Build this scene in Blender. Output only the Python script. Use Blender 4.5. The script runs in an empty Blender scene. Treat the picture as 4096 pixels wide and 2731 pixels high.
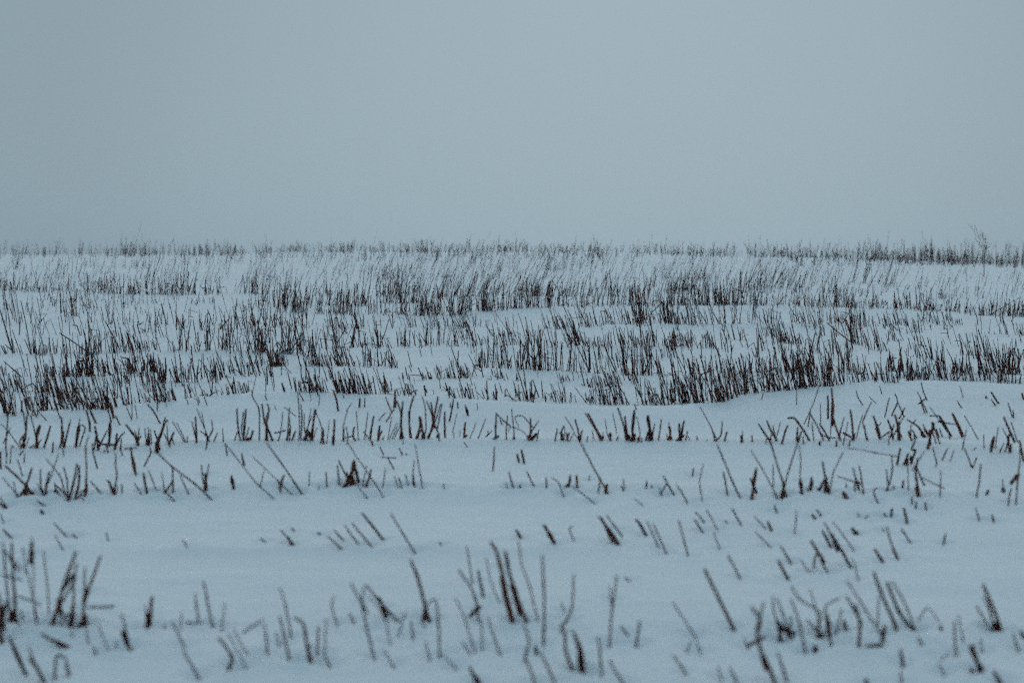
import bpy, math, random
import numpy as np
from mathutils import Vector

# ------------------------------------------------------------------ camera, sky, sun, exposure
scene = bpy.context.scene
COL = scene.collection
PW, PH, FPX = 4096.0, 2731.0, 9671.0          # photograph pixels, focal length in those pixels
CAM_Z, SLOPE = 1.22, 0.0527                   # eye height above the field, rise of the field
PITCH = math.atan((PH / 2 - 1150.0) / FPX)
cam_data = bpy.data.cameras.new("camera")
cam = bpy.data.objects.new("camera", cam_data)
COL.objects.link(cam)
cam.location = (0, 0, CAM_Z)
cam.rotation_euler = (math.pi / 2 - PITCH, 0, 0)
cam_data.lens, cam_data.sensor_width = 85.0, 36.0
cam_data.clip_start, cam_data.clip_end = 0.1, 2000
cam_data.dof.use_dof = True
cam_data.dof.focus_distance = 15.0
cam_data.dof.aperture_fstop = 3.4
scene.camera = cam

SUN_EL, SUN_AZ = math.radians(24), math.radians(4)
world = bpy.data.worlds.new("World")
scene.world = world
world.use_nodes = True
wn = world.node_tree
wn.nodes.clear()
sky = wn.nodes.new("ShaderNodeTexSky")
sky.sky_type = 'NISHITA'
sky.sun_disc = False
sky.sun_elevation, sky.sun_rotation = SUN_EL, SUN_AZ
sky.dust_density = 3.0
tc = wn.nodes.new("ShaderNodeTexCoord")
cl = wn.nodes.new("ShaderNodeTexNoise")
cl.inputs["Scale"].default_value = 1.6
cl.inputs["Detail"].default_value = 3.0
wn.links.new(tc.outputs["Generated"], cl.inputs["Vector"])
ramp = wn.nodes.new("ShaderNodeValToRGB")         # the cloud sheet: grey-blue, slightly uneven
ramp.color_ramp.elements[0].position, ramp.color_ramp.elements[1].position = 0.25, 0.75
K = 10.0
OVER_A, OVER_B = (0.219, 0.332, 0.416), (0.268, 0.390, 0.470)
ramp.color_ramp.elements[0].color = (*OVER_A, 1)
ramp.color_ramp.elements[1].color = (*OVER_B, 1)
wn.links.new(cl.outputs["Fac"], ramp.inputs["Fac"])
# the cloud is a little brighter round the place where the low sun is hidden behind it
dot = wn.nodes.new("ShaderNodeVectorMath")
dot.operation = 'DOT_PRODUCT'
nrm = wn.nodes.new("ShaderNodeVectorMath")
nrm.operation = 'NORMALIZE'
wn.links.new(tc.outputs["Generated"], nrm.inputs[0])
wn.links.new(nrm.outputs["Vector"], dot.inputs[0])
VA, VE = math.radians(2.5), math.radians(2.0)
dot.inputs[1].default_value = (math.sin(VA) * math.cos(VE), math.cos(VA) * math.cos(VE), math.sin(VE))
acs = wn.nodes.new("ShaderNodeMath")
acs.operation = 'ARCCOSINE'
wn.links.new(dot.outputs["Value"], acs.inputs[0])
glow = wn.nodes.new("ShaderNodeFloatCurve")
gc = glow.mapping.curves[0]
gc.points[0].location = (0, .98)
gc.points[1].location = (1, 1.0)
for px_, py_ in ((.02, .975), (.05, .915), (.085, .80), (.16, .80), (.4, .98)):
    gc.points.new(px_, py_)
glow.mapping.update()
dv = wn.nodes.new("ShaderNodeMath")
dv.operation = 'DIVIDE'
dv.inputs[1].default_value = math.pi
wn.links.new(acs.outputs["Value"], dv.inputs[0])
wn.links.new(dv.outputs["Value"], glow.inputs["Value"])
gk = wn.nodes.new("ShaderNodeMath")
gk.operation = 'MULTIPLY'
gk.inputs[1].default_value = K * 1.045
wn.links.new(glow.outputs["Value"], gk.inputs[0])
gain = wn.nodes.new("ShaderNodeVectorMath")
gain.operation = 'SCALE'
wn.links.new(gk.outputs["Value"], gain.inputs["Scale"])
wn.links.new(ramp.outputs["Color"], gain.inputs[0])
mix = wn.nodes.new("ShaderNodeMix")
mix.data_type = 'RGBA'
mix.inputs["Factor"].default_value = 0.975         # thickness of the cloud over the blue sky
wn.links.new(sky.outputs["Color"], mix.inputs["A"])
wn.links.new(gain.outputs["Vector"], mix.inputs["B"])
bg = wn.nodes.new("ShaderNodeBackground")
bg.inputs["Strength"].default_value = 0.1
wn.links.new(mix.outputs["Result"], bg.inputs["Color"])
wo = wn.nodes.new("ShaderNodeOutputWorld")
wn.links.new(bg.outputs["Background"], wo.inputs["Surface"])

sun_data = bpy.data.lights.new("sun", 'SUN')
sun_data.energy, sun_data.angle = 0.6, math.radians(50)
sun_data.color = (1.0, 0.96, 0.9)
sun = bpy.data.objects.new("sun", sun_data)
COL.objects.link(sun)
sd = Vector((math.sin(SUN_AZ) * math.cos(SUN_EL), math.cos(SUN_AZ) * math.cos(SUN_EL), math.sin(SUN_EL)))
sun.rotation_euler = sd.to_track_quat('Z', 'Y').to_euler()
sun.location = sd * 60

scene.view_settings.view_transform = 'Standard'
scene.view_settings.look = 'None'
scene.view_settings.exposure = 0.0
scene.view_settings.gamma = 1.0
scene.render.engine = 'CYCLES'
scene.cycles.use_denoising = False
scene.cycles.use_adaptive_sampling = True
scene.cycles.adaptive_threshold = 0.2
scene.cycles.adaptive_min_samples = 14
scene.cycles.volume_bounces = 3
HAZE = 0.0018

# ------------------------------------------------------------------ snow field as a height function
rng = np.random.default_rng(11)
RND = random.Random(5)


def lattice(seed):
    return np.random.default_rng(seed).random((257, 257)) * 2 - 1


def noise(x, y, cx, cy, seed, _c={}):
    g = _c.setdefault(seed, lattice(seed))
    u, v = x / cx + 1000.37, y / cy + 1000.71
    i, j = np.floor(u).astype(int), np.floor(v).astype(int)
    fu, fv = u - i, v - j
    fu, fv = fu * fu * (3 - 2 * fu), fv * fv * (3 - 2 * fv)
    a, b = g[i % 256, j % 256], g[(i + 1) % 256, j % 256]
    c, d = g[i % 256, (j + 1) % 256], g[(i + 1) % 256, (j + 1) % 256]
    return (a * (1 - fu) + b * fu) * (1 - fv) + (c * (1 - fu) + d * fu) * fv


# drift crests: where each wind-packed ridge runs, its height, length of its face and of its lee
RIDGES = [
    ([(-300, 1655), (150, 1645), (430, 1626), (595, 1607), (833, 1577), (1190, 1564), (1400, 1568), (1620, 1578), (1885, 1592), (2183, 1606),
      (2421, 1618), (2750, 1612), (2934, 1578), (3230, 1541), (3590, 1522), (3770, 1521), (4096, 1536), (4400, 1545)], .075, 1.5, .35),
    ([(-300, 1800), (400, 1786), (640, 1762), (1400, 1757), (2400, 1762), (3400, 1766), (3950, 1790), (4300, 1812)], .032, .55, .3),
    ([(-200, 1992), (400, 1985), (1000, 1942), (2000, 1946), (3000, 1966), (3600, 1986), (4300, 1990)], .02, .4, .3),
    ([(400, 2182), (800, 2190), (1100, 2190), (1700, 2184), (2300, 2196), (2700, 2190)], .018, .22, .3),
    ([(-200, 2470), (300, 2500), (900, 2620), (1500, 2640)], .02, .4, .5),
    ([(3000, 2560), (3500, 2600), (4200, 2520)], .02, .4, .5),
    ([(1000, 1463), (1040, 1461), (1400, 1461), (1500, 1466)], .03, .6, .25),
    ([(1850, 1466), (1915, 1467), (2200, 1478), (2480, 1494), (2560, 1500)], .04, .8, .25),
    ([(500, 1412), (560, 1408), (870, 1405), (1200, 1413), (1300, 1416)], .03, .7, .25),
    ([(-100, 1510), (95, 1506), (400, 1503), (560, 1528), (900, 1527), (980, 1530)], .025, .5, .25),
    ([(1250, 1392), (1350, 1390), (1900, 1383), (2700, 1385), (2800, 1388)], .03, .7, .25),
    ([(2250, 1308), (2338, 1305), (2689, 1292), (3386, 1293), (3480, 1298)], .035, .8, .25),
    ([(1250, 1262), (1350, 1258), (1750, 1258), (2050, 1226), (2400, 1222), (2960, 1222), (3500, 1231), (4096, 1267), (4300, 1275)], .045, 1.2, .3),
    ([(3200, 1486), (3300, 1485), (3600, 1487), (4096, 1500), (4300, 1503)], .03, .6, .25),
]
_R = []
for pts, h, wnr, wfr in RIDGES:
    p = np.array(pts, float)
    yy = (CAM_Z - h) * FPX / (p[:, 1] - 640)
    _R.append(((p[:, 0] - PW / 2) / FPX * yy, yy, h, wnr, wfr))
_SX = (np.array([-400, 300, 800, 1300, 2400, 2700, 3100, 3500, 4096, 4500]) - PW / 2) / FPX * 34
_SY = np.interp([1018, 1019, 1019, 1008, 1008, 1018, 1028, 1045, 1068, 1075], [991, 1021, 1075], [31, 28, 24])


def H(x, y):
    x, y = np.asarray(x, float), np.asarray(y, float)
    z = SLOPE * y
    y0 = np.interp(x, _SX, _SY)
    k = CAM_Z / 370.0
    e = np.clip(y - y0, 0, 14)
    z = z - k * e * e - np.clip(y - y0 - 14, 0, None) * (2 * k * 14)     # the field rolls over a brow
    for rx, ry, h, wnr, wfr in _R:
        w = 0.35
        m = np.clip((x - rx[0]) / w, 0, 1) * np.clip((rx[-1] - x) / w, 0, 1)
        d = y - np.interp(x, rx, ry) - 0.05 * noise(x, x * 0, .45, 1, 31)
        near = np.clip(1 + d / wnr, 0, 1) ** 2.0
        far = np.exp(-np.clip(d, 0, None) ** 2 / wfr ** 2)
        z = z + h * m * m * (3 - 2 * m) * np.where(d < 0, near, far)
    fade = np.clip(1.6 - y / 30, .25, 1)
    z = z + fade * (.014 * noise(x, y, 1.3, .9, 1) + .006 * noise(x, y, .42, .3, 2) + .0026 * noise(x, y, .15, .09, 3) + .0012 * noise(x, y, .06, .04, 4))
    return z


_cp, _sp = math.cos(PITCH), math.sin(PITCH)


def ray(px, py):
    """directions through photograph pixels, scaled to unit forward distance along the camera axis"""
    px, py = np.asarray(px, float), np.asarray(py, float)
    a, b = (px - PW / 2) / FPX, (PH / 2 - py) / FPX
    return np.stack([a, _cp + b * _sp, b * _cp - _sp], -1)


def ground_hit(px, py):
    """where the line of sight through a pixel meets the snow (or grazes the brow)"""
    d = ray(px, py)
    t0 = np.clip(CAM_Z / np.maximum(SLOPE * d[:, 1] - d[:, 2], .01), 4, 36)
    ts = t0[:, None] * np.linspace(.8, 1.4, 150)
    x, y, z = d[:, :1] * ts, d[:, 1:2] * ts, CAM_Z + d[:, 2:3] * ts
    gap = z - H(x, y)
    below = gap < 0
    hit = below.any(1)
    i = np.where(hit, below.argmax(1), 0)
    near = np.where(ts > 25, gap, 9).argmin(1)
    i = np.where(hit, i, near)
    i0 = np.clip(i - 1, 0, None)
    r = np.arange(len(d))
    g0, g1 = gap[r, i0], gap[r, i]
    ta, tb = ts[r, i0], ts[r, i]
    t = np.where(hit, ta + (tb - ta) * g0 / np.maximum(g0 - g1, 1e-9), tb)
    p = d * t[:, None]
    p[:, 2] = H(p[:, 0], p[:, 1])
    return p, t


# ------------------------------------------------------------------ materials
def new_mat(name):
    m = bpy.data.materials.new(name)
    m.use_nodes = True
    return m, m.node_tree, m.node_tree.nodes["Principled BSDF"]


snow, nt, b = new_mat("snow")
b.inputs["Roughness"].default_value = 0.75
b.inputs["Specular IOR Level"].default_value = 0.2
co = nt.nodes.new("ShaderNodeTexCoord")
n1 = nt.nodes.new("ShaderNodeTexNoise")
n1.inputs["Scale"].default_value, n1.inputs["Detail"].default_value = 1.2, 5
r1 = nt.nodes.new("ShaderNodeValToRGB")
r1.color_ramp.elements[0].color = (.785, .815, .83, 1)
r1.color_ramp.elements[1].color = (.855, .875, .885, 1)
n2 = nt.nodes.new("ShaderNodeTexNoise")
n2.inputs["Scale"].default_value, n2.inputs["Detail"].default_value = 90, 4
bp = nt.nodes.new("ShaderNodeBump")
bp.inputs["Strength"].default_value, bp.inputs["Distance"].default_value = 0.35, 0.004
nt.links.new(co.outputs["Object"], n1.inputs["Vector"])
nt.links.new(co.outputs["Object"], n2.inputs["Vector"])
nt.links.new(n1.outputs["Fac"], r1.inputs["Fac"])
nt.links.new(r1.outputs["Color"], b.inputs["Base Color"])
nt.links.new(n2.outputs["Fac"], bp.inputs["Height"])
nt.links.new(bp.outputs["Normal"], b.inputs["Normal"])

straw, nt, b = new_mat("straw")
b.inputs["Roughness"].default_value = 0.9
b.inputs["Specular IOR Level"].default_value = 0.1
at = nt.nodes.new("ShaderNodeAttribute")
at.attribute_name = "tone"
co = nt.nodes.new("ShaderNodeTexCoord")
n1 = nt.nodes.new("ShaderNodeTexNoise")
n1.inputs["Scale"].default_value, n1.inputs["Detail"].default_value = 60, 3
ad = nt.nodes.new("ShaderNodeMath")
ad.operation = 'MULTIPLY'
r1 = nt.nodes.new("ShaderNodeValToRGB")
r1.color_ramp.elements[0].color = (.034, .0062, .0068, 1)
r1.color_ramp.elements[1].color = (.19, .070, .036, 1)
nt.links.new(co.outputs["Object"], n1.inputs["Vector"])
nt.links.new(at.outputs["Fac"], ad.inputs[0])
nt.links.new(n1.outputs["Fac"], ad.inputs[1])
nt.links.new(ad.outputs["Value"], r1.inputs["Fac"])
nt.links.new(r1.outputs["Color"], b.inputs["Base Color"])

# each panel: x and y of its corner in the photograph, pixels per photograph pixel; one line per plant, stems split by |,
# each stem root first, then its thickness class; @ names a plant that others are described from
PANELS = []
PANELS.append((0, 1560, 2.352, """
50,555,60,440,78,200:m|165,510,90,410,5,325:t|60,440,105,350:t|75,690,60,560:m
205,540,240,440,250,240:k|215,545,185,480,240,390,220,200:m|230,545,215,430:k|245,520,275,440:t|140,540,110,520:m@tuft hooded by a tall crooked stalk
345,545,350,430,375,320:K|360,545,330,400,285,240:m|340,540,390,460:m|280,540,330,510:m
412,545,475,335:k
565,540,580,420,575,260:k|605,540,655,310:k|595,500,600,380:m|600,530,665,280:t@three stalk tuft with whip
712,538,740,330:K|715,520,750,265:m|745,530,800,350,735,325:m@bundle with a crooked top
497,590,500,490:m
600,625,590,540:t
800,985,812,800,808,640,800,530,830,430:m@tall wavy thin straw
845,390,840,300,815,190:k|870,540,850,470:t
905,310,860,210,800,40:k
1070,265,1040,120:K@thick stub below the drift edge
1125,325,1090,240:m
1045,300,1010,170,960,30:m
1240,280,1185,150:t|1240,280,1245,130:t@thin V below the drift edge
1290,265,1265,140:t
1480,195,1485,60,1470,0:m
1950,145,1920,60:m
1775,135,1740,60:t
1505,315,1435,190,1380,135:m@kinked stick below the drift edge
570,270,500,100:m
345,255,270,60:m
350,205,435,125:t
440,285,350,190:t
925,565,915,440,895,340:k|1015,510,940,500,890,380:m|960,480,1010,380:m|885,560,900,440:m
1020,530,1030,420,1035,305:K|990,700,985,560:m|1035,690,1010,560,1000,500:m
1080,560,1090,480,1095,410:k|1085,540,1140,430,1175,400:m|1130,560,1140,450:m|1155,640,1135,540:m
915,735,880,610,865,500:m
1300,520,1270,430,1190,325:k|1295,520,1310,350:m|1290,500,1330,430:m|1310,510,1265,375:t
1280,790,1260,680,1240,540:K|1240,545,1290,540:t@thick dark splintered stub
1395,520,1395,400:K|1375,510,1360,350:t|1410,510,1395,350:m|1425,500,1415,370:t
1465,580,1475,500,1525,380,1555,260:k|1490,500,1455,380:m|1480,590,1465,480:K|1500,490,1570,290,1585,300:t@thick tuft curving to the right
1360,715,1415,600,1410,540:m
1590,500,1540,400:m|1590,510,1630,395:k|1595,540,1580,430,1575,330:t|1640,510,1620,450:t
1735,490,1620,290:t
1745,485,1660,310:t
1760,490,1765,435:m
1850,495,1845,400,1835,250:k|1850,480,1800,300:m@dark V of two stalks
1945,490,1950,440,1880,380:m|1950,480,1890,200:t|1950,470,2000,380,1990,280:m|1940,560,1960,440:m|2010,485,2045,400:m|1945,420,1855,180:t
2100,490,2095,360:t
2140,615,2115,510:m@lone short stick on bare snow
2300,710,2275,590:k
2265,475,2245,360,2230,180:k|2290,475,2300,300,2310,180:k|2300,470,2270,390,2285,210:m|2310,470,2345,340:m|2205,475,2240,390:m|2330,475,2345,440:K
180,1015,240,920,300,740:k|300,1000,250,900,50,710:k|240,1005,255,890:K|320,1005,300,950:k@crossed pair of dark stalks
155,990,130,850:t
425,1000,385,900,380,740:m|430,1005,440,920,470,770:k|410,990,340,870:t
550,990,515,940:K|530,950,520,870:m
640,1020,600,960,510,880:m|640,1050,690,860,725,690:k|635,1010,640,850,600,720:m|620,990,560,800,430,640:t|480,800,545,600:t@five stem spreading tuft
715,1000,740,860,745,720:k|800,995,815,880:K|750,1000,790,930:m
210,800,165,640:t
960,985,855,860:m
1080,980,1050,920,1015,845:K|1085,900,1100,800,1085,700,1085,590:m|1090,970,1110,890:t@stub with a knobbly stem
1145,950,1140,880:m
1320,965,1270,870:t
1385,960,1350,780:k
1470,950,1400,750:t
1550,960,1515,770:t
1630,950,1625,720:m|1550,965,1625,850:m@propped angular pair
1620,1020,1560,960:t
1770,970,1690,800:t
1970,1010,1830,880,1650,745,1480,590:m@long straw slanting over snow
1935,930,1930,790:K|1905,800,1895,700:t|1950,790,1970,690:t@thick stub with two horns
2195,905,2175,805:K
395,1145,385,1130:k
405,1075,340,1030:m
790,1045,770,1010:t
5,740,5,580:k
60,690,55,560:t
95,690,105,520:t
160,985,20,820:t
50,1080,0,1000:t
40,1100,0,1060:k
180,610,220,570:m
230,680,235,600:t
"""))
PANELS.append((1000, 1560, 2.352, """
5,470,30,380:k
88,475,88,190,30,70,15,0:m@tall thin straw with a kink
150,475,150,340,125,250,105,130:k|165,475,155,330,175,200,165,130:k|210,475,170,380,150,300:k|150,260,190,170:t@forked dark tuft
265,475,290,390,310,200:m|290,390,340,380:m
350,475,355,360,370,160:m|365,475,380,380,365,230:m|395,470,430,380:k|345,470,380,350:k|385,210,320,155:t
455,475,465,350,460,150,450,20:m|475,470,485,300,475,130:m@tall pair of stems
505,105,460,20:m
520,475,530,380,580,240:m|505,470,560,400:K|545,475,510,380,505,220:m|575,475,555,380:K|540,400,575,170:t
580,475,595,330,612,180:K|680,370,640,260,615,190:t@thick bent topped stalk
600,450,635,350:t
690,505,680,420,690,360:k|670,470,700,370:m
720,500,745,285:t
785,515,795,275:k|780,515,785,420:K
830,195,815,90,785,0:k@dark stick below the drift edge
875,480,880,350,915,190,960,120:t
880,480,880,360:m|920,510,925,420,910,340:m|990,475,970,430,980,345:k|930,440,975,430:m@cup shaped low tuft
1020,470,1000,195:t
1075,465,1115,205:t
1130,470,1145,380,1170,245:k|1130,465,1065,390:m|1155,550,1140,470:k
1205,475,1205,400,1218,330:k|1200,470,1235,380:k|1245,470,1255,430:m
1295,465,1335,250:t|1310,465,1380,310:t|1335,460,1395,310:t|1355,460,1410,330:t@fan of thin parallel straws
1210,285,1275,210:m
1280,295,1360,180:m
1335,210,1280,60:m
1410,460,1420,350,1420,220,1380,100:k|1440,455,1420,330,1440,100:k|1425,460,1425,360:K|1440,520,1440,460:t@tall tuft pinched like a sheaf
1360,165,1360,0:K
1505,455,1490,195:m
1520,455,1500,320:m
1500,300,1505,190,1530,90,1545,50:k
1560,460,1600,340,1590,250:k|1640,460,1615,340,1600,255:k|1570,455,1610,370:K|1640,455,1655,350,1645,160,1620,60:m|1620,460,1640,400:K@arched tuft with an open middle
1680,455,1720,340,1775,60:k|1665,450,1740,290,1790,130:m|1725,300,1710,230,1660,100:m|1720,270,1705,120:k|1770,320,1810,130:m|1780,480,1780,420,1745,320:m|1765,440,1785,410:K
1835,450,1830,210:k
1875,295,1895,210,1920,80:k
1905,400,1950,215:t
1955,170,1950,110:m
1885,160,1880,115:t
2050,240,2025,140:K
2140,185,2138,130:t
1030,160,1035,75:k
1078,160,1080,75:m
160,95,140,50:t
1915,455,1920,400:t
2015,450,2010,400,2020,300:k|2020,445,2050,420:k
1970,440,1975,370:t
2070,455,2130,310:t
2145,455,2215,265:t@slender straw leaning well over
2220,440,2275,380:m
2235,400,2245,375:t
2310,460,2310,350,2320,230:k|2300,460,2340,430:K|2400,300,2350,260,2310,215:m@narrow tuft with a folded top
1260,610,1220,525:m
1435,610,1400,535:m@short stick above bare snow
1470,610,1475,590:t
1355,740,1305,635:m|1305,635,1230,632:t
2045,535,2010,490:t
2285,760,2300,530:m
490,970,370,790,165,500:m@long leaning straw
100,900,135,750:t
285,905,300,850,318,805:k|285,905,270,840:m|285,960,290,900:m|385,975,310,905:t@small star shaped tuft
555,890,560,760:t
720,900,710,770:m
645,920,640,890:t
975,890,960,780,978,655:K|915,890,945,800,985,740:K|1010,795,990,700:K|880,910,920,870,910,780:k|950,890,930,810:K|835,835,825,700:m|880,750,835,655:m@dense dark peaked tuft
1240,990,1180,890,985,610,925,510:t
1060,900,1095,700:t
1095,900,1140,750:k
1250,915,1275,730:t
1425,900,1400,820:m
1485,890,1460,790:t
1400,920,1350,800:t
1543,900,1535,800:k|1535,810,1548,660:t@dark peg with a hair
1625,910,1590,740,1550,500:t
1825,910,1820,870:t
1095,1000,1010,900:t
390,975,240,830,20,620:t
210,1010,60,880,-90,690,-240,500:t
"""))
PANELS.append((2000, 1560, 2.352, """
20,325,0,280:m
65,465,60,380,70,240:m|125,465,130,400:m
140,465,130,350,110,175:m
290,470,285,380,285,260:k|295,470,345,405:K|290,400,365,290:m|270,460,210,390,100,350,65,400:t|280,310,215,240,145,250,180,350:t|270,475,285,400:m@tuft with looping straws
345,475,370,375:m
520,480,545,355:m
580,475,575,400,600,335:k|600,475,610,360,595,340:t|590,470,585,410:K
640,480,630,430,625,400:k|630,470,655,400:k|655,475,700,390:t
690,380,610,250:t
748,490,740,410,710,270:k|750,485,770,380:k|745,470,700,400:t@dark tuft shaped like a V
815,485,820,435:m
1015,965,930,830,850,690,750,500:m|1000,925,1005,890:K|930,915,935,850:m@long leaning straw with a knob
945,475,920,420,795,215:m|960,475,930,410,825,215:k|955,470,965,430:K|880,470,865,370:t|960,440,975,390:t@tuft with two long slanting stems
1015,440,990,260:t
1040,475,1040,400:K
1095,475,1110,430:m
1100,415,1060,210:t
1190,475,1165,330,1110,175:k|1200,475,1190,360,1180,240:k|1250,480,1245,380,1257,195:K|1230,480,1205,410:K|1260,480,1275,410:K|1310,475,1320,400,1295,250:t|1300,490,1305,440:k|1340,490,1335,440:t@broadest spiky tuft
1415,475,1410,350,1395,235:K|1375,475,1390,390:k|1430,475,1445,370,1455,310:m|1440,470,1410,320:m
1490,475,1515,270:m
1590,470,1605,400,1590,340:K|1610,465,1600,420:K|1575,470,1570,410:t|1595,340,1595,300:t
1665,475,1690,440,1685,320:k|1700,475,1710,380,1728,290:k|1690,470,1725,420:K|1745,470,1765,380:m|1780,480,1770,430:t@low tuft of five spikes
1860,470,1850,430:m
1950,475,1945,465:t
2025,480,2010,420,2000,380:m|2030,480,2080,420,2095,290:m|2010,400,1960,300,1880,160:t@open V with a long hair
2115,480,2135,390:k
2275,490,2275,430:K|2285,430,2285,380:t@short black peg
1285,180,1265,125:m
180,680,165,600:k
228,690,200,560:k@small stick beside a stub
125,910,80,765:m
70,915,55,870:t
185,915,180,895:k
320,905,255,765:m@short straw tipped to the left
437,910,435,820:m
595,985,540,855,485,820:t
645,915,655,800:k|620,905,640,880:m
870,1050,770,975,680,910:t
725,910,727,800:k@lone upright peg
840,850,843,790:t
1160,940,1140,895:m|1175,910,1160,830:t
1375,915,1380,850:m
1430,915,1425,890:m
1520,985,1490,910:t
1630,975,1530,800:m|1545,915,1565,880:m@slanted stick with a spur
1760,1055,1715,970,1655,875:m
1330,1070,1260,1010:t
1812,795,1815,730:m
2255,1000,2180,840,2110,670,2040,510:m@long jointed straw leaning left
2138,975,2125,890,2100,770:m
1900,1040,1885,860,1925,690:t
"""))
PANELS.append((3000, 1500, 2.146, """
400,255,400,110:t
460,420,530,270,590,100:t@tallest hair thin straw
100,210,115,150:t
970,260,930,190,915,130:m
1085,240,1020,180:t
1130,160,1110,90:t
1155,360,1195,190:m@thin stick crossing the slope
1215,350,1265,230,1245,165:m|1300,310,1265,230:m
1280,375,1330,280:m
1300,385,1335,345:t
1500,325,1460,220:m|1500,275,1440,145:m|1485,215,1510,195:m@ladder of crossed sticks
1520,215,1490,130,1470,60:m
1830,195,1800,90:t
1820,280,1780,225:m
2030,200,2022,175:k
2135,245,2070,145:k@slanted pair on the slope
2110,265,2070,200:m
2250,360,2215,240:m|2265,370,2258,300:m
2350,210,2335,150:k
18,570,15,515:m
165,560,75,415:k|170,580,180,490:m|135,585,140,540:t
235,565,180,470,150,390:k|215,540,195,430:m|230,520,260,400:t@tuft of three splayed stems
270,590,300,490,325,425:k
285,1030,285,930,240,790,180,590,160,540:m|295,960,310,880,390,620,410,520:m|280,1040,290,920:K|265,1105,275,1060:m|310,1040,295,980:k@tall V rising from one root
510,560,450,460,380,370,320,370:k|400,560,410,450:k|415,575,440,480:k|460,590,455,520:m@tuft with a bowed straw
500,440,520,290:m
550,570,530,400:t
685,560,640,480,600,420:k|740,540,660,530,605,500:m|630,560,605,490:m|600,600,600,570:k|605,495,570,420,525,335:m
605,425,605,245:t
670,375,662,180:k
775,560,735,440,710,350:k|710,380,715,250,700,115:k|700,370,705,200:m|770,555,770,500,805,360:m|740,610,740,565:k@tall kinked tuft reaching the ridge
690,520,700,380:t
800,600,840,400:t
890,555,880,420,862,290:k|880,560,895,500:K|850,520,870,530:k|850,605,860,560:m|915,540,965,340:t
1015,565,985,460,970,400,1000,320,1045,235:m|1000,550,980,430:m
1115,550,1090,440,1060,350:K|1085,450,1065,470:t@thick lone stalk with a barb
1230,550,1210,450,1185,375:k|1220,480,1240,420:m|1180,495,1200,480:m|1190,630,1195,490:t
1280,560,1265,450,1240,340:k|1290,555,1270,400:K|1310,540,1260,430:t|1280,550,1275,480:K|1260,470,1300,400:m
1390,565,1360,480:k|1380,550,1380,450:m|1430,540,1390,460:m|1415,560,1405,480:m
1510,530,1440,440,1350,380:k|1490,535,1465,490:K|1540,520,1480,420:m|1410,400,1425,380:t|1530,525,1490,460:m
1525,635,1545,540,1570,430,1560,400:K|1610,530,1560,400:m|1580,530,1560,460:m|1545,540,1550,470:K
1650,530,1625,460:m|1620,530,1600,460:m
1725,525,1660,420,1620,350:K|1600,350,1630,350:m|1600,355,1540,275:t|1735,600,1715,530:k|1670,410,1780,430:m@thick hooked stalk with a crossbar
1830,525,1790,440,1730,325:K|1820,540,1780,450:m
1820,640,1860,470:t
1960,555,1900,440,1840,350:t
1905,795,1840,625:m|1910,795,1945,705:m@straw bent into a V
1595,785,1600,750,1570,620:m
1650,730,1695,630:m
1720,740,1750,640:t
1910,645,1950,615:t
2010,630,2005,510:t
2065,660,2095,520:K@dark leaning peg
2105,630,2130,440:t
2140,665,2180,580:m
2230,665,2215,540,2230,500:k|2190,660,2220,560:m|2240,660,2245,580:m|2250,520,2215,440,2180,360:k|2280,520,2240,400:t|2190,500,2165,450:t
2285,1090,2300,860,2320,720,2320,600:m|2280,880,2305,850:K@tall knotted straw
2352,740,2330,620,2318,555:k
15,1055,30,940,50,800:K|30,950,0,880:k@dark forked stub like an X
225,1165,210,1110:m
240,1060,200,980,120,830,0,640:t
200,960,200,760:t
445,1020,430,900:K|430,900,430,700,420,600:t@dark peg with a long hair
520,985,530,870:K|490,980,485,960:t
680,1010,650,880,625,735:k|655,930,660,880:K|615,950,645,890:k|690,960,720,820,800,660:t@pointed tuft with a faint twin
575,990,590,970:m
820,1040,795,1000:K
830,985,818,930:m
900,990,900,920,935,910,940,990:m|915,910,890,790:m|880,910,750,865:t@small arch of straw
975,1005,940,780:m
1090,1080,1060,1000,1100,970:m
1175,995,1180,950,1160,810:m|1190,970,1220,800,1215,690:m|1175,1000,1180,960:K|1215,690,1020,650,820,620:t@tuft with a long level straw
1230,995,1232,950:m
1300,995,1318,900:k
1360,1000,1350,780:t
1265,770,1295,630:k
1350,780,1350,690:K|1320,770,1360,670:k|1390,750,1380,700:K|1400,705,1420,640,1385,630,1415,560:k@tangled dark clump with a crooked stem
1450,1035,1435,930,1420,820,1440,720:k|1440,1000,1430,930:K|1470,885,1430,790,1440,740:m|1430,760,1500,650:t|1610,945,1480,880:t@ragged stalk with a broken head
1630,1030,1635,820:t
1945,1030,1960,940,1980,765:m
2035,1010,2045,980:k
2175,1010,2175,960:K|2170,960,2170,890:t
2220,1105,2230,1020,2250,970:m
1390,1090,1385,1040:m
1425,1130,1425,1080:m
1510,1140,1505,1080:m
"""))
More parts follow.
